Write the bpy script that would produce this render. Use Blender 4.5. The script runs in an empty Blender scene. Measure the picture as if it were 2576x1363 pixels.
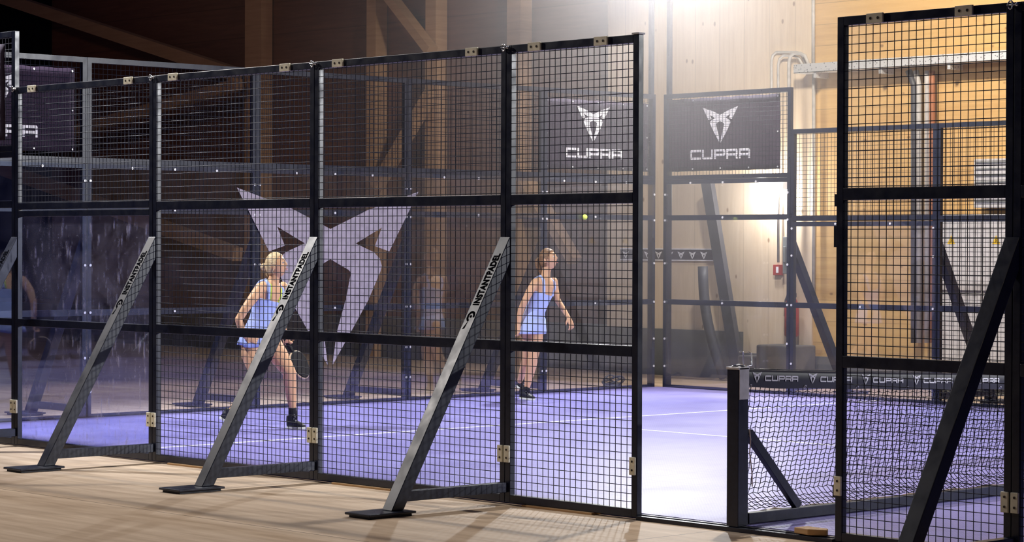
import bpy, bmesh, math, random
from mathutils import Vector, Matrix
random.seed(7)
S = bpy.context.scene
COL = S.collection
PI = math.pi

# ------------------------------------------------------------------ camera
CAM = Vector((19.4853, -10.6564, 1.7045))
YAW, PITCH, ROLL, FPX, W, H = -.8201, -.0107, .0036, 6068.55, 2576, 1363
fw = Vector((math.sin(YAW)*math.cos(PITCH), math.cos(YAW)*math.cos(PITCH), math.sin(PITCH)))
r0 = Vector((math.cos(YAW), -math.sin(YAW), 0)); u0 = r0.cross(fw)
rt = r0*math.cos(ROLL) + u0*math.sin(ROLL); up = -r0*math.sin(ROLL) + u0*math.cos(ROLL)
cd = bpy.data.cameras.new('camera'); cam = bpy.data.objects.new('camera', cd); COL.objects.link(cam)
cd.sensor_width = 36; cd.lens = 36*FPX/W; cd.clip_end = 200; cd.clip_start = .1
M = Matrix((rt, up, -fw)).transposed().to_4x4(); M.translation = CAM
cam.matrix_world = M
S.camera = cam

# ------------------------------------------------------------------ world, lamps, exposure
w = bpy.data.worlds.new('world'); S.world = w; w.use_nodes = True
w.node_tree.nodes['Background'].inputs[0].default_value = (.16, .20, .85, 1)
w.node_tree.nodes['Background'].inputs[1].default_value = .028
S.view_settings.view_transform = 'Standard'; S.view_settings.look = 'None'
S.view_settings.exposure = 0; S.view_settings.gamma = 1
S.cycles.use_denoising = True
S.cycles.max_bounces = 6; S.cycles.diffuse_bounces = 2; S.cycles.glossy_bounces = 3
S.cycles.transparent_max_bounces = 20; S.cycles.volume_bounces = 0; S.cycles.volume_step_rate = 4; S.cycles.volume_max_steps = 64
S.cycles.caustics_reflective = False; S.cycles.caustics_refractive = False
S.cycles.sample_clamp_indirect = 3

def spot(name, loc, tgt, power, angle, blend=.5, color=(1, 1, 1), size=.12):
    l = bpy.data.lights.new(name, 'SPOT'); l.energy = power; l.spot_size = math.radians(angle)
    l.spot_blend = blend; l.color = color; l.shadow_soft_size = size
    o = bpy.data.objects.new(name, l); COL.objects.link(o); o.location = loc
    o.rotation_euler = (Vector(tgt)-Vector(loc)).to_track_quat('-Z', 'Y').to_euler()
    return o
COOL = (.97, .98, 1.0)
spot('court_light_far_corner', (-.05, 10.1, 5.75), (6.0, 3.0, 0), 5200, 104, .5, COOL, .14)
spot('court_light_far_right', (19.5, 10.1, 5.1), (4.0, 4.5, .5), 8200, 60, .9, COOL, .14)
spot('court_light_near_left', (-.1, -.2, 5.75), (4.0, 4.5, 0), 1900, 95, .5, COOL, .12)
spot('court_light_overhead', (8.0, 3.2, 8.2), (6.0, 1.0, 0), 1500, 110, .6, (1, .93, .84), .1)
spot('hall_light_side', (-3.0, -4.7, 8.0), (6.6, -.6, 1.0), 2100, 40, .6, (1, .93, .88), .4)
spot('hall_light_wall', (4.0, 7.5, 6.8), (.9, 12.3, 3.2), 2450, 88, .3, (1, .90, .78), .3)
spot('fill_behind_end_wall', (-4.5, 4.5, 7.0), (-1.2, 4.8, 0), 700, 75, .6, (1, .85, .7), .3)  # added fill with no fixture, brightens the floor behind the end wall
spot('hall_light_dim', (-6.0, 4.0, 7.5), (-10.0, 12.3, 3.5), 230, 100, .8, (1, .72, .55), .5)
spot('hall_light_front', (12.0, -6.0, 8.5), (7.0, -1.5, 0), 180, 80, .8, (1, .82, .66), .8)

# ------------------------------------------------------------------ pixel -> point on a plane of the place
def at(px, py, ax, val):
    d = fw*FPX + rt*(px-W/2) + up*(H/2-py)
    return CAM + d*((val-CAM[ax])/d[ax])

# ------------------------------------------------------------------ materials
MATS = {}
def mat(name, col=(.5, .5, .5), rough=.6, metal=0.0, emit=0, build=None, spec=.5):
    m = bpy.data.materials.new(name); m.use_nodes = True
    nt = m.node_tree; b = nt.nodes['Principled BSDF']
    b.inputs['Base Color'].default_value = (*col, 1); b.inputs['Roughness'].default_value = rough
    b.inputs['Metallic'].default_value = metal; b.inputs['Specular IOR Level'].default_value = spec
    if emit:
        b.inputs['Emission Color'].default_value = (*col, 1); b.inputs['Emission Strength'].default_value = emit
    if build: build(nt, b)
    else: grain(nt, b, col)
    MATS[name] = m; return m
def N(nt, t, **k):
    n = nt.nodes.new(t)
    for a, v in k.items():
        if hasattr(n, a): setattr(n, a, v)
        else: n.inputs[a].default_value = v
    return n
def L(nt, a, b): nt.links.new(a, b)
def coords(nt, scale=(1, 1, 1), kind='Object', rot=(0, 0, 0)):
    tc = N(nt, 'ShaderNodeTexCoord'); mp = N(nt, 'ShaderNodeMapping')
    mp.inputs['Scale'].default_value = scale; mp.inputs['Rotation'].default_value = rot
    L(nt, tc.outputs[kind], mp.inputs[0]); return mp.outputs[0]
def ramp(nt, fac, stops):
    r = N(nt, 'ShaderNodeValToRGB'); e = r.color_ramp.elements
    while len(e) < len(stops): e.new(.5)
    for x, (p, c) in zip(e, stops): x.position = p; x.color = (*c, 1)
    L(nt, fac, r.inputs[0]); return r.outputs[0]
def noise(nt, vec, scale, detail=3, rough=.5, dist=0):
    n = N(nt, 'ShaderNodeTexNoise'); n.inputs['Scale'].default_value = scale
    n.inputs['Detail'].default_value = detail; n.inputs['Roughness'].default_value = rough
    n.inputs['Distortion'].default_value = dist
    L(nt, vec, n.inputs['Vector']); return n.outputs['Fac']
def mix(nt, fac, a, b, mode='MIX'):
    m = N(nt, 'ShaderNodeMix'); m.data_type = 'RGBA'; m.blend_type = mode
    for i, v in ((0, fac), (6, a), (7, b)):
        if isinstance(v, (int, float)): m.inputs[i].default_value = v
        elif isinstance(v, tuple): m.inputs[i].default_value = (*v, 1)
        else: L(nt, v, m.inputs[i])
    return m.outputs[2]
def math_(nt, op, a, b=None, c=None):
    m = N(nt, 'ShaderNodeMath'); m.operation = op
    for i, v in enumerate((a, b, c)):
        if v is None: continue
        if isinstance(v, (int, float)): m.inputs[i].default_value = v
        else: L(nt, v, m.inputs[i])
    return m.outputs[0]
def bump(nt, b, h, strength=.3, dist=.01):
    n = N(nt, 'ShaderNodeBump'); n.inputs['Strength'].default_value = strength
    n.inputs['Distance'].default_value = dist; L(nt, h, n.inputs['Height']); L(nt, n.outputs[0], b.inputs['Normal'])
def grain(nt, b, col):
    v = coords(nt); f = noise(nt, v, 14, 4)
    c = ramp(nt, f, [(.3, tuple(x*.82 for x in col)), (.7, tuple(min(1, x*1.12) for x in col))])
    L(nt, c, b.inputs['Base Color'])
def steel(nt, b, ra=.27, rb=.43):
    v = coords(nt); f = noise(nt, v, 40, 5)
    L(nt, ramp(nt, f, [(.3, (.004, .006, .019)), (.75, (.009, .013, .036))]), b.inputs['Base Color'])
    L(nt, ramp(nt, noise(nt, v, 9, 4), [(.3, (ra,)*3), (.7, (rb,)*3)]), b.inputs['Roughness'])
mat('black_steel', rough=.4, build=steel, spec=.5)
mat('brace_steel', rough=.4, build=lambda nt, b: steel(nt, b, .32, .46), spec=.5)
mat('painted_darkness', (.006, .006, .014), .9, spec=.1)
mat('wire_steel', (.010, .012, .026), .42, 0, spec=.14)
mat('cream_plastic', (.86, .81, .62), .5)
mat('screw', (.05, .04, .035), .4, .6)
mat('zinc', (.75, .77, .8), .25, 1)
mat('white_bolt', (.9, .9, .95), .3, .3)
mat('white_print', (.86, .84, .88), .5)
mat('black_print', (.004, .004, .006), .95, spec=0)
mat('lilac_sticker', (.39, .345, .40), .6)
mat('grey_plate', (.62, .60, .62), .5, .1)
mat('red_plastic', (.40, .03, .02), .5)
mat('grey_pipe', (.50, .47, .43), .5)
mat('dark_pipe', (.05, .05, .06), .5)
mat('orange_pipe', (.42, .16, .07), .6)
mat('yellow_sign', (.75, .48, .02), .5)
mat('rope', (.6, .5, .5), .8)
mat('ball', (.72, .85, .12), .8)
mat('foil', (.35, .33, .33), .3, .7)
mat('device_grey', (.16, .17, .17), .5)
mat('lamp_glow', (1, .98, .93), .5, emit=35)

def galv(nt, b):
    v = coords(nt, (1, 1, 1)); n = N(nt, 'ShaderNodeTexVoronoi'); n.inputs['Scale'].default_value = 28; L(nt, v, n.inputs['Vector'])
    L(nt, ramp(nt, n.outputs['Distance'], [(.15, (.25, .25, .26)), (.32, (.80, .80, .78))]), b.inputs['Base Color'])
mat('galvanised', rough=.35, metal=.4, build=galv)

def pine(c1, c2, seam, vertical, board=.22, knots=True, stretch=14):
    def f(nt, b):
        sc = (1, 1, 1)
        v = coords(nt)
        sv = coords(nt, (stretch, stretch, 1) if vertical else (1, 1, stretch))
        g = noise(nt, sv, 1.3, 6, .6, .4)
        big = noise(nt, v, .7, 2)
        c = ramp(nt, g, [(.3, c1), (.7, c2)])
        c = mix(nt, math_(nt, 'MULTIPLY', big, .35), c, tuple(x*.72 for x in c1))
        sep = N(nt, 'ShaderNodeSeparateXYZ'); L(nt, v, sep.inputs[0])
        ax = sep.outputs[0 if vertical else 2]
        t = math_(nt, 'MULTIPLY', ax, 1/board)
        idx = math_(nt, 'FLOOR', t); fr = math_(nt, 'FRACT', t)
        wn = N(nt, 'ShaderNodeTexWhiteNoise'); wn.noise_dimensions = '1D'; L(nt, idx, wn.inputs['W'])
        c = mix(nt, math_(nt, 'MULTIPLY', wn.outputs['Value'], .30), c, tuple(min(1, x*1.15) for x in c2))
        edge = math_(nt, 'LESS_THAN', fr, .035)
        c = mix(nt, math_(nt, 'MULTIPLY', edge, seam), c, tuple(x*.45 for x in c1))
        if knots:
            kv = coords(nt, (5.5, 5.5, 3.4) if vertical else (3.4, 3.4, 5.5))
            vo = N(nt, 'ShaderNodeTexVoronoi'); vo.inputs['Scale'].default_value = 1; L(nt, kv, vo.inputs['Vector'])
            k = ramp(nt, vo.outputs['Distance'], [(.06, (1,)*3), (.13, (0,)*3)])
            sel = math_(nt, 'GREATER_THAN', N_out(nt, vo.outputs['Color']), .52)
            c = mix(nt, math_(nt, 'MULTIPLY', math_(nt, 'MULTIPLY', k, sel), .75), c, (.20, .09, .03))
        L(nt, c, b.inputs['Base Color'])
    return f
def N_out(nt, colsock):
    s = N(nt, 'ShaderNodeSeparateColor'); L(nt, colsock, s.inputs[0]); return s.outputs[0]
mat('pine_vertical', rough=.6, build=pine((.66, .50, .34), (.80, .64, .46), .25, True, .42))
mat('pine_horizontal', rough=.6, build=pine((.56, .32, .11), (.72, .46, .18), .45, False, .26))
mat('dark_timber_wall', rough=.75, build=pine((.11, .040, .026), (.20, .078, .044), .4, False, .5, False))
mat('beam_timber', rough=.7, build=pine((.40, .23, .12), (.55, .33, .18), .1, False, .6, False))

def concrete(c1, c2, sc=1.2):
    def f(nt, b):
        v = coords(nt); g = noise(nt, v, sc, 8, .65)
        L(nt, ramp(nt, g, [(.3, c1), (.7, c2)]), b.inputs['Base Color'])
        bump(nt, b, noise(nt, v, 30, 4), .15, .01)
    return f
mat('concrete_plinth', rough=.85, build=concrete((.07, .072, .075), (.14, .14, .14), 1.5))
mat('concrete_block', rough=.85, build=concrete((.09, .085, .08), (.17, .16, .15), 3))

def hall_floor(nt, b):
    v = coords(nt)
    sv = coords(nt, (1.0, 9, 1), rot=(0, 0, math.radians(-6)))
    g = noise(nt, sv, .9, 8, .6, .3)
    c = ramp(nt, g, [(.28, (.43, .31, .205)), (.5, (.58, .435, .305)), (.72, (.70, .55, .405))])
    st = noise(nt, coords(nt, (.5, 16, 1), rot=(0, 0, math.radians(-4))), 1.0, 6, .7)
    c = mix(nt, math_(nt, 'MULTIPLY', ramp(nt, st, [(.60, (0,)*3), (.75, (1,)*3)]), .35), c, (.34, .22, .13))
    sp = noise(nt, v, 7, 5, .7)
    c = mix(nt, math_(nt, 'MULTIPLY', ramp(nt, sp, [(.70, (0,)*3), (.76, (1,)*3)]), .6), c, (.15, .10, .07))
    # joints
    sep = N(nt, 'ShaderNodeSeparateXYZ'); L(nt, v, sep.inputs[0])
    wob = math_(nt, 'MULTIPLY', math_(nt, 'SUBTRACT', noise(nt, v, .8, 3), .5), .05)
    jy = math_(nt, 'LESS_THAN', math_(nt, 'ABSOLUTE', math_(nt, 'ADD', math_(nt, 'ADD', sep.outputs[1], 1.93), wob)), .006)
    jx = math_(nt, 'LESS_THAN', math_(nt, 'ABSOLUTE', math_(nt, 'SUBTRACT', math_(nt, 'ADD', sep.outputs[0], wob), 9.88)), .006)
    j = math_(nt, 'MAXIMUM', jy, jx)
    c = mix(nt, math_(nt, 'MULTIPLY', j, .8), c, (.10, .06, .035))
    L(nt, c, b.inputs['Base Color'])
    bump(nt, b, g, .12, .02)
mat('hall_floor', rough=.62, build=hall_floor, spec=.35)

def court(nt, b):
    v = coords(nt)
    g = noise(nt, v, 1.2, 5)
    c = ramp(nt, g, [(.3, (.245, .228, .59)), (.7, (.295, .278, .66))])
    sv = noise(nt, coords(nt, (1, 22, 1), rot=(0, 0, math.radians(8))), 1.4, 5, .6)
    c = mix(nt, math_(nt, 'MULTIPLY', ramp(nt, sv, [(.5, (0,)*3), (.72, (1,)*3)]), .16), c, (.46, .44, .66))
    sep = N(nt, 'ShaderNodeSeparateXYZ'); L(nt, v, sep.inputs[0])
    e = []
    for k in (0, 1):
        fr = math_(nt, 'FRACT', math_(nt, 'MULTIPLY', sep.outputs[k], 1/.305))
        e.append(math_(nt, 'LESS_THAN', fr, .02))
    big = math_(nt, 'MAXIMUM', e[0], e[1])
    # fine open ribs of the click tiles
    f2 = []
    for k in (0, 1):
        fr = math_(nt, 'FRACT', math_(nt, 'MULTIPLY', sep.outputs[k], 1/.0254))
        f2.append(math_(nt, 'LESS_THAN', fr, .35))
    holes = math_(nt, 'MULTIPLY', f2[0], f2[1])
    c = mix(nt, math_(nt, 'MULTIPLY', big, .45), c, (.09, .08, .30))
    c = mix(nt, math_(nt, 'MULTIPLY', holes, .5), c, (.10, .09, .34))
    L(nt, c, b.inputs['Base Color'])
    L(nt, ramp(nt, g, [(.3, (.35,)*3), (.7, (.50,)*3)]), b.inputs['Roughness'])
    bump(nt, b, math_(nt, 'MAXIMUM', big, noise(nt, v, 60, 2)), .25, .004)
mat('court_tiles', rough=.4, build=court, spec=.27)
mat('line_white', (.80, .80, .86), .5)

def glass(name, dirt, base=.05, tint=(.93, .95, 1.0), scratch=.0):
    m = bpy.data.materials.new(name); m.use_nodes = True; nt = m.node_tree
    for n in list(nt.nodes):
        if n.type != 'OUTPUT_MATERIAL': nt.nodes.remove(n)
    out = nt.nodes['Material Output']
    tr = N(nt, 'ShaderNodeBsdfTransparent'); tr.inputs[0].default_value = (*tint, 1)
    gl = N(nt, 'ShaderNodeBsdfGlossy'); gl.inputs['Roughness'].default_value = .02; gl.inputs[0].default_value = (1, 1, 1, 1)
    lw = N(nt, 'ShaderNodeLayerWeight'); lw.inputs[0].default_value = .5
    fac = math_(nt, 'ADD', math_(nt, 'MULTIPLY', math_(nt, 'POWER', lw.outputs['Facing'], 5), .9), base)
    mx = N(nt, 'ShaderNodeMixShader'); L(nt, fac, mx.inputs[0]); L(nt, tr.outputs[0], mx.inputs[1]); L(nt, gl.outputs[0], mx.inputs[2])
    v = coords(nt)
    df = N(nt, 'ShaderNodeBsdfDiffuse'); df.inputs[0].default_value = (.62, .62, .85, 1)
    sm = ramp(nt, noise(nt, v, 2.0, 8, .7, .8), [(.38, (0,)*3), (.75, (1,)*3)])
    f = math_(nt, 'MULTIPLY', sm, dirt)
    if scratch:
        sp = ramp(nt, noise(nt, v, 26, 4, .7), [(.64, (0,)*3), (.72, (1,)*3)])
        f = math_(nt, 'MAXIMUM', f, math_(nt, 'MULTIPLY', sp, scratch*.6))
        for rot, sc in ((.6, 2.2), (-.5, 2.8), (1.1, 3.2)):
            sv = coords(nt, (10, 1, 1.1), rot=(0, rot, 0))
            s1 = ramp(nt, noise(nt, sv, sc, 6, .75), [(.60, (0,)*3), (.68, (1,)*3)])
            f = math_(nt, 'MAXIMUM', f, math_(nt, 'MULTIPLY', s1, scratch))
    m2 = N(nt, 'ShaderNodeMixShader'); L(nt, f, m2.inputs[0]); L(nt, mx.outputs[0], m2.inputs[1]); L(nt, df.outputs[0], m2.inputs[2])
    L(nt, m2.outputs[0], out.inputs[0]); MATS[name] = m
glass('clear_glass', .02, .065)
glass('scratched_glass', .13, .04, (.88, .90, 1.0), .7)

def cloth(c, sc=60):
    def f(nt, b):
        v = coords(nt); g = noise(nt, v, 5, 4)
        L(nt, ramp(nt, g, [(.3, tuple(x*.9 for x in c)), (.7, tuple(min(1, x*1.06) for x in c))]), b.inputs['Base Color'])
        h = noise(nt, coords(nt, (4, 4, 14)), 2.6, 4, .6, .6); bump(nt, b, h, .45, .015)
    return f
mat('banner_fabric', spec=.15, rough=.85, build=cloth((.034, .022, .042)))
mat('headband_vinyl', (.018, .017, .032), .45)
mat('blue_sportswear', rough=.7, build=cloth((.42, .52, .95)))
mat('pale_blue_sportswear', rough=.7, build=cloth((.50, .60, .97)))
mat('neon_strap', (.75, .95, .10), .6)
def skin(c):
    def f(nt, b):
        v = coords(nt); g = noise(nt, v, 9, 4)
        L(nt, ramp(nt, g, [(.3, tuple(x*.9 for x in c)), (.7, c)]), b.inputs['Base Color'])
        b.inputs['Subsurface Weight'].default_value = .06; b.inputs['Subsurface Radius'].default_value = (.02, .008, .004)
    return f
mat('skin', rough=.5, build=skin((.78, .45, .25)))
mat('lips', (.50, .17, .13), .5)
def hairf(c1, c2):
    def f(nt, b):
        g = noise(nt, coords(nt, (1, 30, 30)), 3, 5, .6, .4)
        L(nt, ramp(nt, g, [(.3, c1), (.7, c2)]), b.inputs['Base Color']); bump(nt, b, g, .6, .01)
    return f
mat('blonde_hair', rough=.45, build=hairf((.50, .33, .15), (.88, .70, .42)))
mat('brown_hair', rough=.45, build=hairf((.10, .045, .02), (.36, .19, .08)))
mat('shoe_black', (.012, .013, .025), .55)
mat('sole_white', (.75, .78, .70), .6)
mat('sock_black', (.01, .01, .02), .9)
mat('lace_white', (.7, .7, .72), .7)
mat('eye_white', (.75, .72, .70), .3)
mat('eye_dark', (.03, .02, .02), .2)
mat('racket_black', (.008, .008, .012), .6, spec=.2)
mat('racket_edge', (.55, .42, .30), .35)
mat('electric_grey', (.56, .54, .54), .45)
mat('wedge_wood', rough=.7, build=pine((.42, .24, .10), (.55, .34, .15), .0, False, .5, False))

# ------------------------------------------------------------------ mesh helpers
class MB:
    def __init__(s): s.bm = bmesh.new()
    def box(s, a, b, rot=None, piv=None):
        x0, y0, z0 = a; x1, y1, z1 = b
        vs = [Vector(p) for p in ((x0, y0, z0), (x1, y0, z0), (x1, y1, z0), (x0, y1, z0), (x0, y0, z1), (x1, y0, z1), (x1, y1, z1), (x0, y1, z1))]
        if rot: vs = [rot @ (v-piv) + piv for v in vs]
        V = [s.bm.verts.new(v) for v in vs]
        for f in ((0, 3, 2, 1), (4, 5, 6, 7), (0, 1, 5, 4), (1, 2, 6, 5), (2, 3, 7, 6), (3, 0, 4, 7)):
            s.bm.faces.new([V[i] for i in f])
        return s
    def bar(s, p, q, wx, wy, side=Vector((1, 0, 0)), ext=0):
        p, q = Vector(p), Vector(q); t = (q-p).normalized(); a = (side - t*side.dot(t)).normalized(); b = t.cross(a)
        V = []
        for c in (p-t*ext, q+t*ext):
            for i, j in ((-1, -1), (1, -1), (1, 1), (-1, 1)): V.append(s.bm.verts.new(c + a*wx*.5*i + b*wy*.5*j))
        for f in ((3, 2, 1, 0), (4, 5, 6, 7), (0, 1, 5, 4), (1, 2, 6, 5), (2, 3, 7, 6), (3, 0, 4, 7)): s.bm.faces.new([V[i] for i in f])
        return s
    def tube(s, pts, r, n=6, closed=False, caps=True):
        pts = [Vector(p) for p in pts]; rings = []; m = len(pts)
        pa = None
        for i, p in enumerate(pts):
            if closed: t = pts[(i+1) % m]-pts[i-1]
            else: t = pts[min(i+1, m-1)]-pts[max(i-1, 0)]
            t.normalize()
            a = pa if pa is not None else (Vector((0, 0, 1)) if abs(t.z) < .9 else Vector((1, 0, 0)))
            a = (a - t*a.dot(t)); a.normalize(); pa = a; b = t.cross(a)
            rr = r[i] if isinstance(r, (list, tuple)) else r
            rings.append([s.bm.verts.new(p + (a*math.cos(2*PI*k/n) + b*math.sin(2*PI*k/n))*rr) for k in range(n)])
        for i in range(m if closed else m-1):
            A, B = rings[i], rings[(i+1) % m]
            for k in range(n): s.bm.faces.new((A[k], A[(k+1) % n], B[(k+1) % n], B[k]))
        if caps and not closed:
            s.bm.faces.new(rings[0][::-1]); s.bm.faces.new(rings[-1])
        return s
    def poly(s, pts, thick, M=None):
        """flat outline in local xy extruded along z by thick, placed by M"""
        M = M or Matrix()
        A = [s.bm.verts.new(M @ Vector((x, y, 0))) for x, y in pts]; B = [s.bm.verts.new(M @ Vector((x, y, thick))) for x, y in pts]
        n = len(pts)
        s.bm.faces.new(A[::-1]); s.bm.faces.new(B)
        for k in range(n): s.bm.faces.new((A[k], A[(k+1) % n], B[(k+1) % n], B[k]))
        return s
    def loft(s, secs, n=20, caps=True):
        """secs: (centre, side vec, other vec, rx, ry)"""
        rings = []
        def ring(c, a, b, rx, ry): return [s.bm.verts.new(c + a*rx*math.cos(2*PI*k/n) + b*ry*math.sin(2*PI*k/n)) for k in range(n)]
        for c, a, b, rx, ry in secs: rings.append(ring(Vector(c), a, b, rx, ry))
        for A, B in zip(rings, rings[1:]):
            for k in range(n): s.bm.faces.new((A[k], A[(k+1) % n], B[(k+1) % n], B[k]))
        if caps: s.bm.faces.new(rings[0][::-1]); s.bm.faces.new(rings[-1])
        return s
    def ball(s, c, rx, ry=None, rz=None, n=12, M=None):
        ry = ry or rx; rz = rz or rx; c = Vector(c)
        T = Matrix.Translation(c) @ (M or Matrix()) @ Matrix.Diagonal((rx, ry, rz, 1))
        bmesh.ops.create_uvsphere(s.bm, u_segments=n*2, v_segments=n, radius=1, matrix=T); return s
    def build(s, name, m, parent=None, smooth=False, bevel=0, M=None, recalc=True):
        me = bpy.data.meshes.new(name)
        if recalc: bmesh.ops.recalc_face_normals(s.bm, faces=s.bm.faces)
        s.bm.to_mesh(me); s.bm.free()
        o = bpy.data.objects.new(name, me); COL.objects.link(o)
        me.materials.append(MATS[m])
        if smooth:
            for p in me.polygons: p.use_smooth = True
        if bevel:
            b = o.modifiers.new('bevel', 'BEVEL'); b.width = bevel; b.segments = 2; b.limit_method = 'ANGLE'
        if parent: o.parent = parent
        if M is not None: o.matrix_local = M
        return o
def empty(name, loc, rz=0):
    o = bpy.data.objects.new(name, None); COL.objects.link(o); o.location = loc; o.rotation_euler = (0, 0, rz); o.empty_display_size = .2
    return o
def tag(o, label=None, cat=None, group=None, kind=None):
    if label: o['label'] = label
    if cat: o['category'] = cat
    if group: o['group'] = group
    if kind: o['kind'] = kind
    return o

FL, CT = .02, .055     # hall floor, court surface

# ------------------------------------------------------------------ hall shell
tag(MB().box((-24, -14, FL-.2), (30, 16, FL)).build('floor', 'hall_floor'), kind='structure')
WY = 12.3
XJ = at(1530, 50, 1, WY).x; XK = at(2045, 200, 1, WY).x
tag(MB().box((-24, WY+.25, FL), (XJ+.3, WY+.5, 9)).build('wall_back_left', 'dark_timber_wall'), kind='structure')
tag(MB().box((XJ, WY, FL), (XK, WY+.6, 9)).build('wall_back_centre', 'pine_vertical'), kind='structure')
tag(MB().box((XK, WY+.03, FL), (16, WY+.6, 9)).build('wall_back_right', 'pine_horizontal'), kind='structure')
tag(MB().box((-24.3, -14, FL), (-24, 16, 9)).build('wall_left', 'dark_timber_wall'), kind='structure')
zp = at(1500, 820, 1, WY).z
tag(MB().box((-24, WY+.12, FL), (XJ-.002, WY+.249, zp+.02)).build('trim_1', 'concrete_plinth'), kind='structure')
z2 = at(2080, 897, 1, WY).z
xs = at(1870, 880, 1, WY).x
tag(MB().box((XJ, WY-.06, FL), (xs, WY-.001, zp)).build('trim_2', 'concrete_plinth'), kind='structure')
tag(MB().box((xs+.002, WY-.05, FL), (16, WY-.001, z2)).build('trim_3', 'concrete_plinth'), kind='structure')

dx0, dx1 = at(-90, 60, 1, WY).x, at(100, 60, 1, WY).x
tag(MB().box((dx0, WY+.20, FL+.7), (dx1, WY+.249, 9)).build('dark_slab', 'painted_darkness'), kind='structure')  # black slab put in for the darkness at the wall's left end
# timber frame of the hall in front of the dark wall
def P2(px, py, y): return at(px, py, 1, y)
def column(px0, px1, label, y=WY-.0, depth=.22, z1=9, col='beam_timber'):
    a = P2(px0, 100, y).x; b = P2(px1, 100, y).x
    o = MB().box((a, y, FL), (b, y+depth, z1)).build('timber_column', col)
    tag(o, label, 'column', 'timber columns along the dark hall wall'); return o
column(616, 657, 'broad timber column of the dark hall wall, where the two long left braces meet')
column(922, 945, 'slim timber column of the dark hall wall left of the steep upper brace')
column(1070, 1096, 'slim timber column of the dark hall wall, where the steep upper brace ends')
column(1275, 1309, 'pale timber column of the hall wall behind the last closed mesh panel')
def beam(p, q, wpx, label, y=WY-.11):
    a, b = P2(*p, y), P2(*q, y)
    wd = wpx/215
    o = MB().bar(a, b, .18, wd, Vector((0, 1, 0))).build('timber_brace', 'beam_timber')
    tag(o, label, 'beam', 'diagonal timber braces of the hall wall')
beam((-60, -28), (598, 188), 44, 'long timber brace falling from the upper left corner towards the broad column')
beam((600, 212), (-60, 400), 36, 'long timber brace rising towards the broad column behind the left mesh panels', WY-.31)
beam((-60, 400), (598, 640), 46, 'timber brace falling to the right behind the scratched glass pane')
beam((972, -20), (1086, 128), 28, 'short steep timber brace high between the two slim columns')
beam((1086, 232), (948, 470), 30, 'steep timber brace rising to the slim column behind the big white emblem')
beam((1300, 408), (1446, 656), 28, 'steep timber brace behind the player with the ponytail')
# slanted dark stripe standing in for reflected shade on the pale wall
pa, pb = P2(1779, 452, WY-.25), P2(1859, 948, WY-.25)
tag(MB().bar(pa, pb, .08, .16, Vector((0, 1, 0))).build('shade_stripe', 'dark_pipe'),
    'slanted dark stripe standing in for reflected shade on the pale plank wall behind the net post', 'stripe')
pa, pb = P2(1768, 670, WY-.42), P2(1822, 950, WY-.42)
pts = [pa + (pb-pa)*(i/8) + Vector((-.10*math.sin(PI*i/8), 0, 0)) for i in range(9)]
tag(MB().tube(pts, .065, 10).build('hose_bundle', 'dark_pipe', smooth=True), 'dark curved hose hanging left of the slanted dark stripe', 'hose')

# ------------------------------------------------------------------ services on the pale wall
def wall_tube(name, pxs, r, m, y=WY-.03, n=8):
    pts = [P2(x, yy, y) for x, yy in pxs]; return MB().tube(pts, r, n).build(name, m, smooth=True)
t0, t1 = P2(2015, 175, WY-.12), P2(2700, 153, WY-.12)
tr = empty('cable_tray', (t0.x, WY-.02, t0.z))
mb = MB(); hz = .055
mb.box((0, -.24, -hz), (t1.x-t0.x, 0, -hz+.008)); mb.box((0, -.24, -hz), (t1.x-t0.x, -.235, hz)); mb.box((0, -.005, -hz), (t1.x-t0.x, 0, hz))
mb.build('tray_channel', 'galvanised', tr)
for k in range(4): MB().box((.3+k*1.0, -.22, -.12), (.34+k*1.0, .02, -.056)).build('bracket', 'galvanised', tr)
tag(tr, 'silver perforated cable tray running high across the orange board wall', 'cable tray')
for i, (x, yb, yt, xe, lab) in enumerate(((1941, 260, 131, 2028, 'outer grey conduit bending over into the cable tray, leftmost of three'),
                                     (1958, 260, 140, 2020, 'middle grey conduit bending over into the cable tray'),
                                     (1985, 300, 134, 2035, 'thick grey conduit rising from the fire alarm box to the cable tray'))):
    yb2 = 660 if i == 2 else (660 if i == 1 else 450)
    o = wall_tube('conduit', [(x, yb2), (x, yt+22), (x+3, yt+8), (x+12, yt), (xe-22, yt), (xe-10, yt+6), (xe, 165)], .016 if i < 2 else .022, 'grey_pipe', WY-.03-.05*i)
    tag(o, lab, 'conduit', 'conduits looping into the cable tray')
tag(wall_tube('conduit', [(2046, -40), (2046, 168)], .022, 'grey_pipe'), 'straight grey conduit above the left end of the cable tray', 'conduit')
tag(wall_tube('conduit', [(2047, 182), (2047, 780)], .022, 'grey_pipe'), 'straight grey conduit below the left end of the cable tray', 'conduit')
cb = [((2286, 178), (2300, 215), (2300, 862), .042, 'dark_pipe', 'black cable bundle dropping from the cable tray, leftmost of the riser'),
      ((2304, 178), (2312, 215), (2313, 862), .035, 'grey_pipe', 'grey pipe dropping from the cable tray beside the black bundle'),
      ((2333, 178), (2333, 215), (2333, 862), .035, 'grey_pipe', 'grey pipe dropping from the cable tray beside the orange pipe'),
      ((2345, 178), (2345, 215), (2345, 862), .035, 'orange_pipe', 'orange-brown pipe dropping from the cable tray, rightmost of the riser')]
for a, b, c, r, m, lab in cb:
    tag(wall_tube('riser_pipe', [a, b, c], r, m, WY-.08), lab, 'pipe', 'riser pipes left of the electrical cabinet')
ca, cbm = P2(2440, 540, WY-.3), P2(2700, 935, WY-.3); cl = P2(2362, 540, WY-.3)
cab = empty('electrical_cabinet', (cl.x, WY-.3, FL))
wd = cbm.x-cl.x; hh = cl.z-FL
MB().box((0, 0, 0.08), (wd, .28, hh)).build('body', 'electric_grey', cab, bevel=.01)
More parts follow.
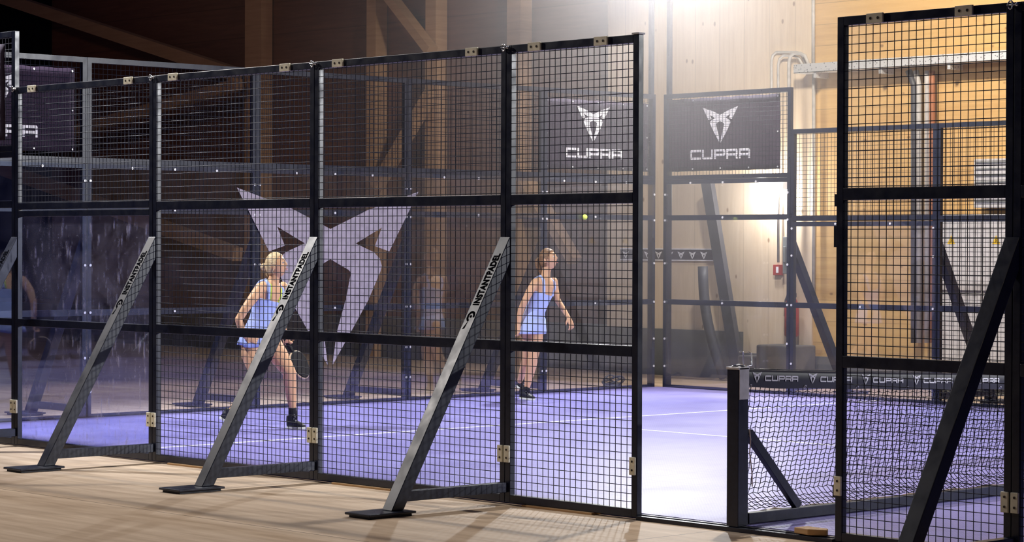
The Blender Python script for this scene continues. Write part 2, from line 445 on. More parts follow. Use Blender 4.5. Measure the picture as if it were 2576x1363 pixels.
MB().box((.02, .02, 0), (wd-.02, .26, .08)).build('plinth', 'device_grey', cab)
nd = 3; dw = wd/nd
for k in range(nd):
    d = MB().box((k*dw+.012, -.02, .1), ((k+1)*dw-.012, -.001, hh*.56)).build('door', 'electric_grey', cab, bevel=.005)
    MB().box((k*dw+.04, -.035, hh*.35), (k*dw+.055, -.021, hh*.45)).build('handle', 'device_grey', d)
    d = MB().box((k*dw+.012, -.02, hh*.575), ((k+1)*dw-.012, -.001, hh-.02)).build('door', 'electric_grey', cab, bevel=.005)
for px in (2393, 2506):
    q = P2(px, 604, WY-.32); x = q.x-cl.x; z = q.z-FL
    o = MB().poly([(-.055, -.045), (.055, -.045), (0, .055)], .003, Matrix.Translation((x, -.0205, z)) @ Matrix.Rotation(PI/2, 4, 'X')).build('warning_sign', 'yellow_sign', cab)
    o2 = MB().poly([(-.008, -.03), (.010, -.005), (.002, -.003), (.008, .03), (-.010, .0), (-.002, 0)], .002, Matrix.Translation((x, -.0238, z)) @ Matrix.Rotation(PI/2, 4, 'X')).build('lightning_bolt', 'black_print', o)
tag(cab, 'grey electrical cabinet with yellow warning triangles behind the right mesh', 'cabinet')
q0, q1 = P2(2450, 400, WY-.2), P2(2700, 520, WY-.2)
up_ = empty('louvred_unit', (q0.x, WY-.2, q1.z))
MB().box((0, .0, 0), (q1.x-q0.x, .2, q0.z-q1.z)).build('casing', 'electric_grey', up_, bevel=.01)
mb = MB()
for k in range(7): mb.box((.03, -.015, .06+k*.075), (q1.x-q0.x-.03, -.0, .075+k*.075))
mb.build('louvre', 'device_grey', up_)
tag(up_, 'grey louvred unit on the orange wall above the electrical cabinet', 'ventilation unit')
# fire call point, extinguisher, device, lamp, blocks
q = P2(1957, 679, WY-.03)
fa = empty('fire_alarm_box', (q.x, WY-.001, q.z))
MB().box((-.065, -.05, -.065), (.065, 0, .065)).build('housing', 'red_plastic', fa, bevel=.006)
MB().box((-.01, -.056, -.035), (.03, -.051, .04)).build('call_plate', 'white_print', fa)
tag(fa, 'small red fire alarm box on the pale plank wall', 'fire alarm')
q = P2(1979, 640, WY-.1)
tag(MB().box((q.x-.05, WY-.12, q.z-.24), (q.x+.03, WY-.001, q.z+.22)).box((q.x-.03, WY-.14, q.z-.1), (q.x+.01, WY-.12, q.z+.1)).build('wall_device', 'device_grey', bevel=.008), 'slim grey device on the wall right beside the fire alarm box', 'wall device')
q = P2(1993, 790, WY-.12)
fe = empty('fire_extinguisher', (q.x, WY-.13, q.z-.28))
MB().tube([(0, 0, z) for z in (0, .02, .40, .46, .49)], [.07, .09, .09, .06, .03], 16).build('cylinder', 'red_plastic', fe, smooth=True)
MB().tube([(0, 0, .49), (-.05, 0, .55), (-.10, 0, .45), (-.11, 0, .25)], .014, 8).build('hose', 'dark_pipe', fe, smooth=True)
MB().box((-.03, -.02, .49), (.06, .02, .54)).build('valve_handle', 'dark_pipe', fe)
tag(fe, 'red fire extinguisher on the wall behind the fence post below the alarm', 'fire extinguisher')
q = P2(1937, 468, WY-.2)
wl = empty('wall_lamp', (q.x, WY-.001, q.z))
MB().box((-.14, -.12, -.04), (.14, 0, .05)).build('lamp_housing', 'white_print', wl, bevel=.01)
MB().box((-.12, -.135, -.045), (.12, -.121, .035)).box((-.12, -.12, -.055), (.12, -.01, -.041)).build('lamp_lens', 'lamp_glow', wl, bevel=.004)
tag(wl, 'glaring white lamp on the pale wall seen through the corner glass pane', 'lamp')
pl = bpy.data.lights.new('wall_lamp_light', 'POINT'); pl.energy = 65; pl.shadow_soft_size = .05; pl.color = (1, .95, .85)
plo = bpy.data.objects.new('wall_lamp_light', pl); COL.objects.link(plo); plo.location = (q.x, WY-.35, q.z-.1)
a, b = P2(1915, 866, WY-.4), P2(2010, 940, WY-.4)
tag(MB().box((a.x, WY-.5, FL), (b.x, WY-.08, a.z)).build('concrete_block', 'concrete_block', bevel=.02), 'tall grey concrete block standing behind the net post', 'concrete block')
a, b = P2(1868, 893, WY-.35), P2(1912, 940, WY-.35)
tag(MB().box((a.x, WY-.45, FL), (b.x-.01, WY-.08, a.z)).build('concrete_block', 'concrete_block', bevel=.02), 'low grey concrete block left of the taller one behind the net post', 'concrete block')
# small sign strip on the pale wall
a, b = P2(1560, 627, WY-.02), P2(1802, 654, WY-.02)
sg = empty('sign_strip', (a.x, WY-.001, b.z))
MB().box((0, -.012, 0), (b.x-a.x, 0, a.z-b.z)).build('board', 'banner_fabric', sg)
MB().box((0, -.02, a.z-b.z), (b.x-a.x, 0, a.z-b.z+.015)).build('edge_strip', 'white_print', sg)
MB().box((0, -.02, -.015), (b.x-a.x, 0, 0)).build('edge_strip', 'white_print', sg)

# ------------------------------------------------------------------ emblem and lettering (flat outlines)
EM = [(0, 1.865-1.36), (.501, .707), (1.194, .909), (.791, .273), (.592, .331), (.69, .525), (.335, .356), (.582, .265), (.66, .20), (.690, .12), (.672, .066), (.505, -.238), (.27, -.568), (.03, -.901), (.086, -.564), (.211, -.204), (.268, .038), (.262, .065), (.239, .083), (0, .193)]
def emblem(mb, M, size, thick=.003):
    k = size/2.388
    T = M @ Matrix.Diagonal((k, k, 1, 1))
    half = EM
    pts = half + [(-x, y) for x, y in half[::-1][1:-1]]
    mb.poly(pts, thick, T); return mb
def letters(mb, M, text, h, gap=.18, thick=.003, stretch=1.45):
    """wide squared capitals"""
    w_, s = h*stretch, h*.24
    x = 0
    def R(x0, y0, x1, y1, c=None):
        pts = [(x0, y0), (x1, y0), (x1, y1), (x0, y1)]
        mb.poly(pts, thick, M)
    c = s*.55
    for ch in text:
        if ch == 'C': mb.poly([(x+c, 0), (x+w_, 0), (x+w_, s), (x+s, s), (x+s, h-s), (x+w_, h-s), (x+w_, h), (x+c, h), (x, h-c), (x, c)], thick, M)
        elif ch == 'U': mb.poly([(x+c, 0), (x+w_-c, 0), (x+w_, c), (x+w_, h), (x+w_-s, h), (x+w_-s, s), (x+s, s), (x+s, h), (x, h), (x, c)], thick, M)
        else:
            R(x, 0, x+s, h)
            R(x+s, h-s, x+w_-c, h); R(x+s, h*.30, x+w_-(0 if ch == 'A' else c), h*.30+s)
            if ch == 'A': R(x+w_-s, 0, x+w_, h*.30); R(x+w_-s, h*.30+s, x+w_, h-s)
            else: R(x+w_-s, h*.30+s, x+w_, h-s)
            mb.poly([(x+w_-c, h-s), (x+w_, h-s), (x+w_, h-c), (x+w_-c, h)], thick, M)
            if ch == 'P' or ch == 'R': mb.poly([(x+w_-c, h*.30), (x+w_, h*.30+c), (x+w_, h*.30+s), (x+w_-c, h*.30+s)], thick, M)
            if ch == 'R': mb.poly([(x+w_-s*1.5, h*.30), (x+w_-s*1.0, 0), (x+w_+s*.15, 0), (x+w_-s*.3, h*.30)], thick, M)
        x += w_ + h*gap
    return x - h*gap
def frame_matrix(o, xax, yax):
    x = Vector(xax).normalized(); y = Vector(yax).normalized(); z = x.cross(y)
    m = Matrix((x, y, z)).transposed().to_4x4(); m.translation = Vector(o); return m

# sign strip prints
sx = .04
while sx < (b.x-a.x)-.1:
    mb = MB(); emblem(mb, frame_matrix((sx+.06, -.014, (a.z-b.z)*.45), (1, 0, 0), (0, 0, 1)), .12); sx += .2
    mb.build('emblem', 'white_print', sg)
tag(sg, 'narrow dark strip sign with a row of small white emblems on the pale wall', 'sign')

# ------------------------------------------------------------------ fence panels
def wires(mb, x0, x1, z0, z1, y=.006, r=.0024, pitch=.05):
    def rod(p, q):
        p, q = Vector(p), Vector(q); t = (q-p).normalized(); a = Vector((0, 1, 0)); b = t.cross(a); A = []; B = []
        for k in range(6):
            d = (a*math.cos(k*PI/3+.5) + b*math.sin(k*PI/3+.5))*r
            A.append(mb.bm.verts.new(p+d)); B.append(mb.bm.verts.new(q+d))
        for k in range(6): mb.bm.faces.new((A[k], A[(k+1) % 6], B[(k+1) % 6], B[k]))
    n = int((x1-x0)/pitch); o = ((x1-x0)-n*pitch)/2
    for i in range(n+1):
        x = x0+o+i*pitch
        if x0 < x < x1: rod((x, y+.004, z0), (x, y+.004, z1))
    n = int((z1-z0)/pitch); o = ((z1-z0)-n*pitch)/2
    for i in range(n+1):
        z = z0+o+i*pitch
        if z0 < z < z1: rod((x0, y-.0005, z), (x1, y-.0005, z))
PW, PD = .05, .045
def panel(origin, rz, width, rails, secs, label, group, glass_mat='clear_glass', blocks_top=(), blocks_low=(), cap=None, near=False, top=3.0, bolts=(), xs_margin=0, latch=()):
    e = empty('court_fence', origin, rz)
    mb = MB()
    g = .002
    mb.box((g, 0, FL+.015), (PW, PD, top)).box((width-PW, 0, FL+.015), (width-g, PD, top))
    for z0, z1 in rails: mb.box((PW, 0.0, z0), (width-PW, PD, z1))
    mb.build('frame', 'black_steel', e, bevel=.003 if near else 0)
    for kind, z0, z1 in secs:
        if kind == 'mesh':
            mb = MB(); wires(mb, PW-.01, width-PW+.01, z0-.01, z1+.01); o = mb.build('wire_mesh', 'wire_steel', e, smooth=True)
        else:
            MB().box((.012, PD+.001, z0), (width-.012, PD+.009, z1)).build('glass_pane', glass_mat, e)
    for x in blocks_top:
        o = MB().box((x-.058, -.016, top-.052), (x+.058, -.001, top+.004)).build('spacer_block', 'cream_plastic', e, bevel=.003)
        for q in (-.026, .026): MB().tube([(x+q, -.019, top-.024), (x+q, -.0165, top-.024)], .008, 10).build('screw', 'screw', o)
    for x in blocks_low:
        o = MB().box((x-.026, -.016, .295), (x+.022, -.001, .405)).build('spacer_block', 'cream_plastic', e, bevel=.003)
        for q in (.325, .378): MB().tube([(x, -.019, q), (x, -.0165, q)], .007, 10).build('screw', 'screw', o)
    for x, z in bolts:
        MB().tube([(x, PD+.009, z), (x, PD+.016, z)], .013, 8).build('bolt', 'white_bolt', e)
    for x in latch:
        MB().box((x-.02, .005, 1.70), (x-.001, .04, 1.82)).build('latch', 'black_steel', e)
        MB().box((x-.016, .005, 1.93), (x-.001, .035, 2.0)).build('latch', 'black_steel', e)
        MB().box((x-.02, .005, .28), (x-.001, .035, .35)).build('latch', 'black_steel', e)
    if cap is not None:
        MB().box((cap-.03, -.006, top+.001), (cap+.03, PD+.008, top+.012)).build('post_cap', 'grey_plate', e, bevel=.002)
    tag(e, label, 'fence', group)
    return e
R3 = [(.035, .085), (1.02, 1.087), (1.965, 2.033), (2.95, 3.0)]
S3 = [('mesh', .085, 1.02), ('mesh', 1.087, 1.965), ('mesh', 2.033, 2.95)]
GN = 'panels of the near side fence'
# near side, from the left
RC = [(.035, .085), (1.02, 1.08), (2.0, 2.06), (2.42, 2.47), (2.472, 2.52), (3.42, 3.47)]
SC = [('glass', .06, 2.46), ('mesh', 2.52, 3.42)]
R2 = [(.035, .085), (1.02, 1.08), (1.925, 1.975), (1.985, 2.04), (2.95, 3.0)]
S2 = [('glass', .06, 1.97), ('mesh', 2.04, 2.95)]
panel((0.02, 0, 0), 0, 1.98, RC, SC, 'tall corner panel cut by the left edge, higher than its neighbours', GN, near=True, top=3.47, blocks_low=(1.955,), bolts=())
panel((2.0, 0, 0), 0, 2.0, R2, S2, 'panel with scratched glass below and wire mesh above, second from the left', GN, 'scratched_glass', (.274, 1.678), (.03, 1.967), near=True)
panel((4.0, 0, 0), 0, 2.0, R3, S3, 'all-mesh panel in front of the blonde player', GN, blocks_top=(.277, 1.669), blocks_low=(.03, 1.967), near=True)
panel((6.0, 0, 0), 0, 2.0, R3, S3, 'all-mesh panel in front of the right half of the big emblem', GN, blocks_top=(.273, 1.675), blocks_low=(.03, 1.967), near=True)
panel((8.0, 0, 0), 0, 1.195, R3, S3, 'narrow all-mesh panel in front of the ponytail player, left of the gap', GN, blocks_top=(.275, .875), blocks_low=(.03, 1.165), cap=1.168, near=True)
panel((10.75, 0, 0), 0, 1.20, R3, S3, 'narrow mesh panel right of the gap, in front of the net', GN, blocks_top=(.277, .883), blocks_low=(.03, 1.167), near=True, latch=(0,))
panel((11.95, 0, 0), 0, 2.0, R3, S3, 'mesh panel cut off by the right edge', GN, blocks_top=(.277, 1.68), blocks_low=(.03,), near=True)
# shackles where the panels join
for X in (2, 4, 6, 8, 11.95):
    s_ = empty('shackle', (X, -.012, 2.985))
    mb = MB()
    mb.tube([(math.cos(t)*.016-.012, -.004, math.sin(t)*.022) for t in [k*PI/6 for k in range(12)]], .0045, 6, closed=True)
    mb.build('ring', 'zinc', s_, smooth=True)
    MB().tube([(-.035, -.004, .0), (.035, -.004, .0)], .005, 8).ball((.03, -.004, 0), .011, n=6).build('pin', 'zinc', s_, smooth=True)
    tag(s_, {2: 'small steel shackle at the step beside the tall left corner panel', 4: 'small steel shackle on top of the fence above the first lettered brace from the left', 6: 'small steel shackle on top of the fence above the brace before the blonde player',
             8: 'small steel shackle on top of the fence above the brace nearest the gap', 11.95: 'small steel shackle on top of the fence at the upper right corner'}[X], 'shackle', 'shackles joining the near fence panels')
# end wall (inner side faces +x)
GE = 'panels of the end wall'
names = ['end wall panel with the cropped banner, furthest left', 'end wall panel beside the panel with the left banner', 'end wall panel carrying the left half of the big emblem... middle of the five',
         'end wall panel right of the big emblem', 'end wall panel with the left one of the two corner banners']
names[2] = 'middle end wall panel, behind the centre of the big emblem'
for k in range(5):
    y1 = 2.0*(k+1) if k < 4 else 9.80
    wd_ = 2.0 if k < 4 else 1.80
    bl = [(x, z) for x in (.03, wd_-.03) for z in (.30, .62, 1.05, 1.50, 2.0, 2.3)] + [(x, 2.43) for x in (.5, 1.0, 1.5)] + [(1.0, 1.05), (1.0, 2.03)]
    panel((-.035, y1, 0), -PI/2, wd_, RC, SC, names[k], GE, top=3.47, bolts=bl)
GF = 'panels of the far side fence'
FY = 9.925
bl = [(x, z) for x in (.03, 1.9) for z in (.30, .62, 1.05, 1.50, 2.0, 2.3)] + [(x, 2.43) for x in (.5, 1.0, 1.5)] + [(1.0, 1.05), (1.0, 2.03)]
panel((2.0, FY, 0), PI, 1.94, RC, SC, 'far corner panel with the right one of the two corner banners', GF, top=3.47, bolts=bl)
bl = [(x, z) for x in (.03, 1.97) for z in (.4, 1.05, 1.6, 1.9)] + [(x, 1.95) for x in (.6, 1.35)] + [(1.0, 1.05)]
panel((4.0, FY, 0), PI, 2.0, R2, S2, 'far fence panel with clear glass below and mesh above, right of the corner banner', GF, bolts=bl)
panel((6.0, FY, 0), PI, 2.0, R3, S3, 'far all-mesh panel in front of the grey electrical cabinet', GF)
panel((8.0, FY, 0), PI, 2.0, R3, S3, 'far all-mesh panel hidden in part by the right post', GF)

# ------------------------------------------------------------------ braces
def text_mesh(txt, size, M, name, parent, m, extrude=.001, sx=1.0):
    cu = bpy.data.curves.new('txt', 'FONT'); cu.body = txt; cu.size = size; cu.extrude = extrude; cu.offset = size*.045; cu.space_character = 1.08
    o = bpy.data.objects.new('txt', cu); COL.objects.link(o)
    dg = bpy.context.evaluated_depsgraph_get(); dg.update()
    me = bpy.data.meshes.new_from_object(o.evaluated_get(dg)); bpy.data.objects.remove(o)
    for v in me.vertices: v.co.x *= sx
    r = bpy.data.objects.new(name, me); COL.objects.link(r); me.materials.clear(); me.materials.append(MATS[m]); r.parent = parent; r.matrix_local = M
    return r
OB, OT = Vector((0, -1.0, .052)), Vector((0, -.004, 1.76))     # outer face of the slanted tube, foot and head
def brace(loc, rz, label, group, lettered=True, wide=.095, deep=.085):
    e = empty('fence_brace', loc, rz)
    t = (OT-OB).normalized()
    n = Vector((0, -t.z, t.y))         # outward face normal
    it, ib = OT - Vector((0, 0, deep/n.z)), OB + Vector((0, deep/t.z, 0))
    mb = MB(); V = [[mb.bm.verts.new(p + Vector((x, 0, 0))) for p in (OB, OT, it, ib)] for x in (-wide/2, wide/2)]
    mb.bm.faces.new(V[0]); mb.bm.faces.new(V[1][::-1])
    for k in range(4): mb.bm.faces.new((V[0][k], V[1][k], V[1][(k+1) % 4], V[0][(k+1) % 4]))
    mb.build('strut', 'brace_steel', e, bevel=.004)
    MB().box((-.03, -.88, .10), (.03, -.004, .165)).build('foot_bar', 'black_steel', e, bevel=.003)
    MB().box((-.12, -1.24, .036), (.12, -.86, .051)).build('base_plate', 'black_steel', e, bevel=.004)
    MB().box((-.10, -1.22, FL), (.10, -.88, .0355)).build('rubber_pad', 'shoe_black', e)
    for s_ in (-1, 1):
        MB().tube([(s_*.03, -.004, 1.66), (s_*.03, -.012, 1.66)], .008, 8).build('bolt', 'zinc', e)
    if lettered:
        p = OB + t*1.465 + n*.0008
        M = frame_matrix(p + Vector((.027, 0, 0)), t, (-1, 0, 0))
        text_mesh('INSTANTPADEL', .075, M, 'lettering', e, 'black_print', .0006, .68)
        mb = MB(); c = OB + t*1.365 + n*.0006
        Mx = frame_matrix(c, t, (-1, 0, 0))
        # a slanted letter-like mark: tail running down the tube, ring with a dot at its upper end
        A = [(.018+.040*math.cos(a_), -.002+.034*math.sin(a_)) for a_ in [math.radians(-100 + k*265/24) for k in range(25)]]
        B = [(.018+.024*math.cos(a_), -.002+.019*math.sin(a_)) for a_ in [math.radians(-100 + k*265/24) for k in range(25)]][::-1]
        mb.poly(A + [(-.075, .030), (-.070, .012)] + B, .0008, Mx)
        mb.poly([(.018+.010*math.cos(k*PI/6), -.002+.009*math.sin(k*PI/6)) for k in range(12)], .0008, Mx)
        mb.build('logo', 'black_print', e)
    tag(e, label, 'brace', group); return e
GB = 'braces outside the near fence'
brace((2.0, 0, 0), 0, 'leftmost brace, cut off by the left edge of the near fence', GB)
brace((4.0, 0, 0), 0, 'lettered black brace in front of the scratched glass pane', GB)
brace((6.0, 0, 0), 0, 'lettered black brace crossing in front of the blonde player', GB)
brace((8.0, 0, 0), 0, 'lettered black brace left of the ponytail player', GB)
brace((11.95, 0, 0), 0, 'big dark brace at the right edge in front of the net', GB, False)
for k, lab in ((2, 'dark brace behind the end wall, seen through the scratched glass'), (4, 'dark brace behind the end wall, left of the blonde player'),
               (6, 'dark brace behind the end wall, beneath the right part of the big emblem'), (8, 'dark brace behind the end wall, left of the ponytail player')):
    brace((-.035, k, 0), -PI/2, lab, 'braces outside the end wall', False)
for k, lab in ((2, 'dark brace behind the far fence, right of the net post'), (4, 'dark brace behind the far fence, in front of the grey cabinet'), (6, 'dark brace behind the far fence, hidden in part by the right post')):
    brace((k, FY, 0), PI, lab, 'braces outside the far fence', False)

# base timbers under the near fence
random.seed(3)
for X, lab in ((2.9, 'thin wooden shim under the scratched glass panel'), (4.55, 'thin wooden shim under the mesh panel of the blonde player, near the lettered brace'), (6.55, 'thin wooden shim under the mesh panel of the big emblem'),
          (8.5, 'thin wooden shim under the narrow mesh panel left of the gap')):
    tag(MB().box((X-.32, -.02, FL), (X+.32, .10, .034)).build('wooden_shim', 'wedge_wood', bevel=.002), lab, 'shim', 'wooden shims under the fence')
# threshold strip of the opening
tag(MB().box((9.2, -.015, FL), (10.745, .03, .046)).box((9.2, .03, FL), (10.745, .06, .052)).build('threshold_strip', 'black_steel', bevel=.002), 'low black steel threshold across the opening in the near fence', 'threshold')
wq = at(2062, 1346, 2, .06)
o = MB().poly([(-.10, -.05), (.02, -.07), (.12, -.02), (.08, .04), (-.08, .05)], .035, Matrix.Translation((10.55, .05, .053))).build('wood_scrap', 'wedge_wood', bevel=.006)
tag(o, 'small wooden wedge lying on the threshold by the right gate post', 'wedge')

# ------------------------------------------------------------------ court
ct = empty('court_surface', (10, 5, FL))
MB().box((-10, -4.93, 0.001), (10, 4.86, CT-FL)).build('tile_floor', 'court_tiles', ct)
z0, z1 = CT-FL+.0004, CT-FL+.0016
MB().box((-10+3.25, -4.93, z0), (-10+3.30, 4.86, z1)).build('service_line', 'line_white', ct)
MB().box((-10+16.70, -4.93, z0), (-10+16.75, 4.86, z1)).build('service_line', 'line_white', ct)
MB().box((-10+3.30, -.09, z0), (-10+16.70, -.04, z1)).build('centre_line', 'line_white', ct)
tag(ct, 'lavender blue tiled padel court floor with white lines', 'sports court')
tag(MB().box((.1, 9.93, FL), (20, 9.99, CT+.0)).box((-.12, -.0, FL), (-.04, 9.80, CT)).build('court_edging', 'black_steel'), 'low black edging strip around the far edges of the blue court', 'edging')

# ------------------------------------------------------------------ big emblem on the glass of the end wall
mb = MB(); emblem(mb, frame_matrix((.0235, 4.938, 1.36), (0, 1, 0), (0, 0, 1)), 2.388, .002)
tag(mb.build('wall_emblem', 'lilac_sticker'), 'huge pale lilac winged emblem stuck on the glass end wall', 'emblem')

# ------------------------------------------------------------------ banners
def banner(M, w_, h_, label, prints=True, tx=None, em=None, th=.112):
    e = bpy.data.objects.new('banner', None); COL.objects.link(e); e.matrix_world = M
    mb = MB(); nx, nz = 24, 12
    gr = [[mb.bm.verts.new(((i/nx-.5)*w_, (j/nz-.5)*h_ + .004*math.sin(i*1.7)*(1 if j in (0, nz) else 0), .006*math.sin(i*.9+j*.5)*math.sin(j*.8+i*.2)-.008)) for i in range(nx+1)] for j in range(nz+1)]
    for j in range(nz):
        for i in range(nx): mb.bm.faces.new((gr[j][i], gr[j][i+1], gr[j+1][i+1], gr[j+1][i]))
    o = mb.build('fabric', 'banner_fabric', e, smooth=True); s_ = o.modifiers.new('thick', 'SOLIDIFY'); s_.thickness = .002; s_.offset = -1
    for x_, y_ in [((i/4-.5)*(w_-.06), q*(h_/2-.025)) for i in range(5) for q in (-1, 1)] + [(q*(w_/2-.03), 0) for q in (-1, 1)]:
        MB().tube([(x_, y_, -.001), (x_, y_, .003)], .010, 8).build('eyelet', 'white_bolt', e)
    if prints:
        cx, ey, es = em
        mb = MB(); emblem(mb, Matrix.Translation((cx, ey, .000)), es, .002); mb.build('emblem', 'white_print', e)
        mb = MB(); x0, y0, tw = tx
        h = th; st = (tw - 4*h*.16)/5/h
        letters(mb, Matrix.Translation((x0, y0, .000)), 'CUPRA', h, .16, .002, st); mb.build('lettering', 'white_print', e)
    tag(e, label, 'banner'); return e
XO = -.035-.012
cY, cz = 8.905, 2.965
banner(frame_matrix((XO+.0, cY, cz), (0, 1, 0), (0, 0, 1)), 1.68, .79, 'dark banner with white emblem on the end wall, left of the far corner', tx=(8.386-cY, 2.70-cz, .91), em=(8.826-cY, 3.09-cz, .53))
cX, cz = .90, 2.99
banner(frame_matrix((cX, FY+.014, cz), (1, 0, 0), (0, 0, 1)), 1.78, .84, 'dark banner with white emblem on the far fence, right of the far corner', tx=(.43-cX, 2.70-cz, .92), em=(.895-cX, 3.09-cz, .54))
cY, cz = 1.04, 2.965
banner(frame_matrix((XO, cY, cz), (0, 1, 0), (0, 0, 1)), 1.72, .79, 'dark banner at the left edge showing only its last letter', tx=(.583-cY, 2.695-cz, .91), em=(1.03-cY, 3.09-cz, .53))
banner(frame_matrix((.98, -.012, 2.965), (-1, 0, 0), (0, 0, 1)), 1.80, .80, 'black banner back on the tall near corner panel, top left edge', prints=False)

# ------------------------------------------------------------------ light mast at the far corner
lm = empty('light_mast', (-.10, 10.05, FL))
MB().box((-.06, -.20, 0), (-.01, -.15, 5.6)).box((.09, -.05, 0), (.14, .0, 5.6)).build('pole', 'black_steel', lm, bevel=.003)
MB().bar((-.15, -.3, 5.62), (.35, .1, 5.62), .05, .05).build('crossbar', 'black_steel', lm)
for dx, dy in ((-.1, -.3), (.3, .05)):
    f_ = MB().box((dx-.12, dy-.1, 5.66), (dx+.12, dy+.1, 5.92)).build('floodlight', 'black_steel', lm, bevel=.01)
tag(lm, 'pair of tall slim dark mast poles rising above the far corner', 'light mast')

# ------------------------------------------------------------------ net
nt_ = empty('net_post', (9.975, .045, 0))
MB().box((-.045, -.045, .048), (.045, .045, .975)).build('post_tube', 'black_steel', nt_, bevel=.003)
MB().box((-.05, -.05, .976), (.05, .05, .990)).build('cap_plate', 'grey_plate', nt_, bevel=.002)
MB().box((.0455, -.040, .80), (.050, .044, .985)).build('side_plate', 'grey_plate', nt_, bevel=.001)
MB().tube([(-.02, -.03, .992), (.01, .0, 1.0), (.03, .03, .995)], .008, 8).build('strap_clip', 'zinc', nt_, smooth=True)
MB().tube([(.03, -.02, 1.08), (.03, .012, 1.08), (.032, .014, .995), (.032, .05, .993), (.032, .085, .998), (.03, .085, 1.07), (.03, .055, 1.078)], .004, 8).build('crank_handle', 'zinc', nt_, smooth=True)
MB().tube([(.048, .05, .62), (.052, .056, .56), (.05, .052, .48), (.053, .07, .36), (.05, .075, .28)], .004, 6).build('cord', 'rope', nt_, smooth=True)
tag(nt_, 'black square net post with metal plate standing in the fence opening', 'net post')
nf = empty('net_stand', (9.995, 4.94, 0))
MB().box((-.025, -4.84, .06), (.025, 4.84, .125)).build('bottom_bar', 'black_steel', nf, bevel=.003)
MB().bar((0, -4.825, .60), (0, -4.37, .13), .04, .055).build('corner_strut', 'black_steel', nf, bevel=.002)
MB().bar((0, 4.825, .60), (0, 4.37, .13), .04, .055).build('corner_strut', 'black_steel', nf, bevel=.002)
MB().box((-.025, -4.5, FL+.036), (.025, -4.4, .059)).box((-.025, 4.4, FL+.036), (.025, 4.5, .059)).box((-.025, 0, FL+.036), (.025, .1, .059)).build('foot', 'shoe_black', nf)
tag(nf, 'low black steel bar with slanted strut holding the bottom of the net', 'net frame')
tn = empty('tennis_net', (9.975, 4.94, 0))
def ztop(Y): return .985-.150*math.sin(PI*Y/9.88)-.006
def netp(Y, s):
    zt = ztop(Y)-.10; zb = .125 + .012*math.sin(Y*5)
    if s < .84: q = s/.84; return Vector((-.02-.13*q**1.3, 0, zt-(zt-.21)*q))
    q = (s-.84)/.16; return Vector((-.15+.135*q, 0, .21-(.21-zb)*(q**.7)))
mb = MB(); y = .14; pitch = .0435; 
ys = []
while y < 9.78: ys.append(y); y += pitch
ROWS = 25
for y in ys:
    pts = []
    for i in range(ROWS+1):
        p = netp(y, i/ROWS); pts.append(Vector((p.x, y-4.94 + .004*math.sin(i*1.9+y*9), p.z)))
    mb.tube(pts, .0026, 3, caps=False)
for i in range(1, ROWS+1):
    pts = []
    for k, y in enumerate(ys):
        p = netp(y, i/ROWS); pts.append(Vector((p.x, y-4.94, p.z + (.006 if k % 2 else -.004))))
    mb.tube(pts, .0026, 3, caps=False)
mb.build('netting', 'sock_black', tn, recalc=False)
# headband
mb = MB(); prev = None; nY = 120
def hb_ring(Y):
    zt = ztop(Y); w1 = .003*math.sin(Y*11)
    return [mb.bm.verts.new((x, Y-4.94, z)) for x, z in ((.012, zt-.108+w1), (.016, zt-.06), (.018, zt-.02), (.010, zt-.002), (-.010, zt-.002), (-.018, zt-.02), (-.016, zt-.06), (-.012, zt-.108+w1))]
for i in range(nY+1):
    R_ = hb_ring(.10 + 9.68*i/nY)
    if prev:
        for k in range(7): mb.bm.faces.new((prev[k], prev[k+1], R_[k+1], R_[k]))
    prev = R_
mb.build('headband', 'headband_vinyl', tn, smooth=True)
mb = MB(); mbl = MB(); mbe = MB()
for k in range(18):
    Y = .193 + k*.513
    if Y > 9.3: break
    sl = (ztop(Y+.3)-ztop(Y))/.3
    xa = (0, 1, sl); ya = (0, -sl, 1)
    mbl = MB(); mb = MB(); emblem(mbl, frame_matrix((.0195, Y-4.94, ztop(Y)-.046), xa, ya), .085, .001)
    letters(mb, frame_matrix((.0195, Y+.072-4.94, ztop(Y+.07)-.067), xa, ya), 'CUPRA', .034, .16, .001, 1.66)
    mb.build('lettering', 'white_print', tn); mbl.build('emblem', 'white_print', tn)
for k in range(19):
    Y = .14 + k*.50
    mbe = MB(); mbe.tube([(.0145+.006*math.cos(t*PI/5), Y-4.94+.009*math.sin(t*PI/5), ztop(Y)-.098+.009*math.cos(t*PI/5)) for t in range(10)], .0028, 5, closed=True)
    mbe.build('eyelet', 'white_bolt', tn)
MB().tube([(0, -4.83, .982), *[(0, .1+.4*i-4.94, ztop(.1+.4*i)+.003) for i in range(25)]], .003, 6).build('top_cable', 'black_steel', tn, smooth=True)
tag(tn, 'black net with a dark lettered headband stretched across the blue court', 'net')
pts = [(9.915, .32+.12*i, .092+.004*math.sin(i*2.1)) for i in range(36)]
tag(MB().tube(pts, [.026+.004*math.sin(i*1.7) for i in range(36)], 10).build('wrapped_tube', 'foil', smooth=True), 'crinkled silver tube lying along the bottom bar of the net', 'tube')

# ball in flight
bq = at(1471, 546, 1, 8.6)
tag(MB().ball(bq, .031, n=10).build('padel_ball', 'ball', smooth=True), 'yellow-green ball in the air right of the ponytail player', 'ball')

# cable coil behind the end wall near the corner
cc = at(1540, 958, 0, -.25)
mb = MB()
for k in range(3):
    mb.tube([(cc.x + .10*math.cos(t), cc.y+.13*math.sin(t)+k*.02, FL+.07+k*.035+.03*math.sin(t*2+k)) for t in [j*PI/8 for j in range(16)]], .011, 6, closed=True)
mb.ball((cc.x, cc.y, FL+.05), .1, .12, .05, 8)
tag(mb.build('cable_coil', 'dark_pipe', smooth=True), 'coil of black cable on the floor behind the end wall by the far corner', 'cable')

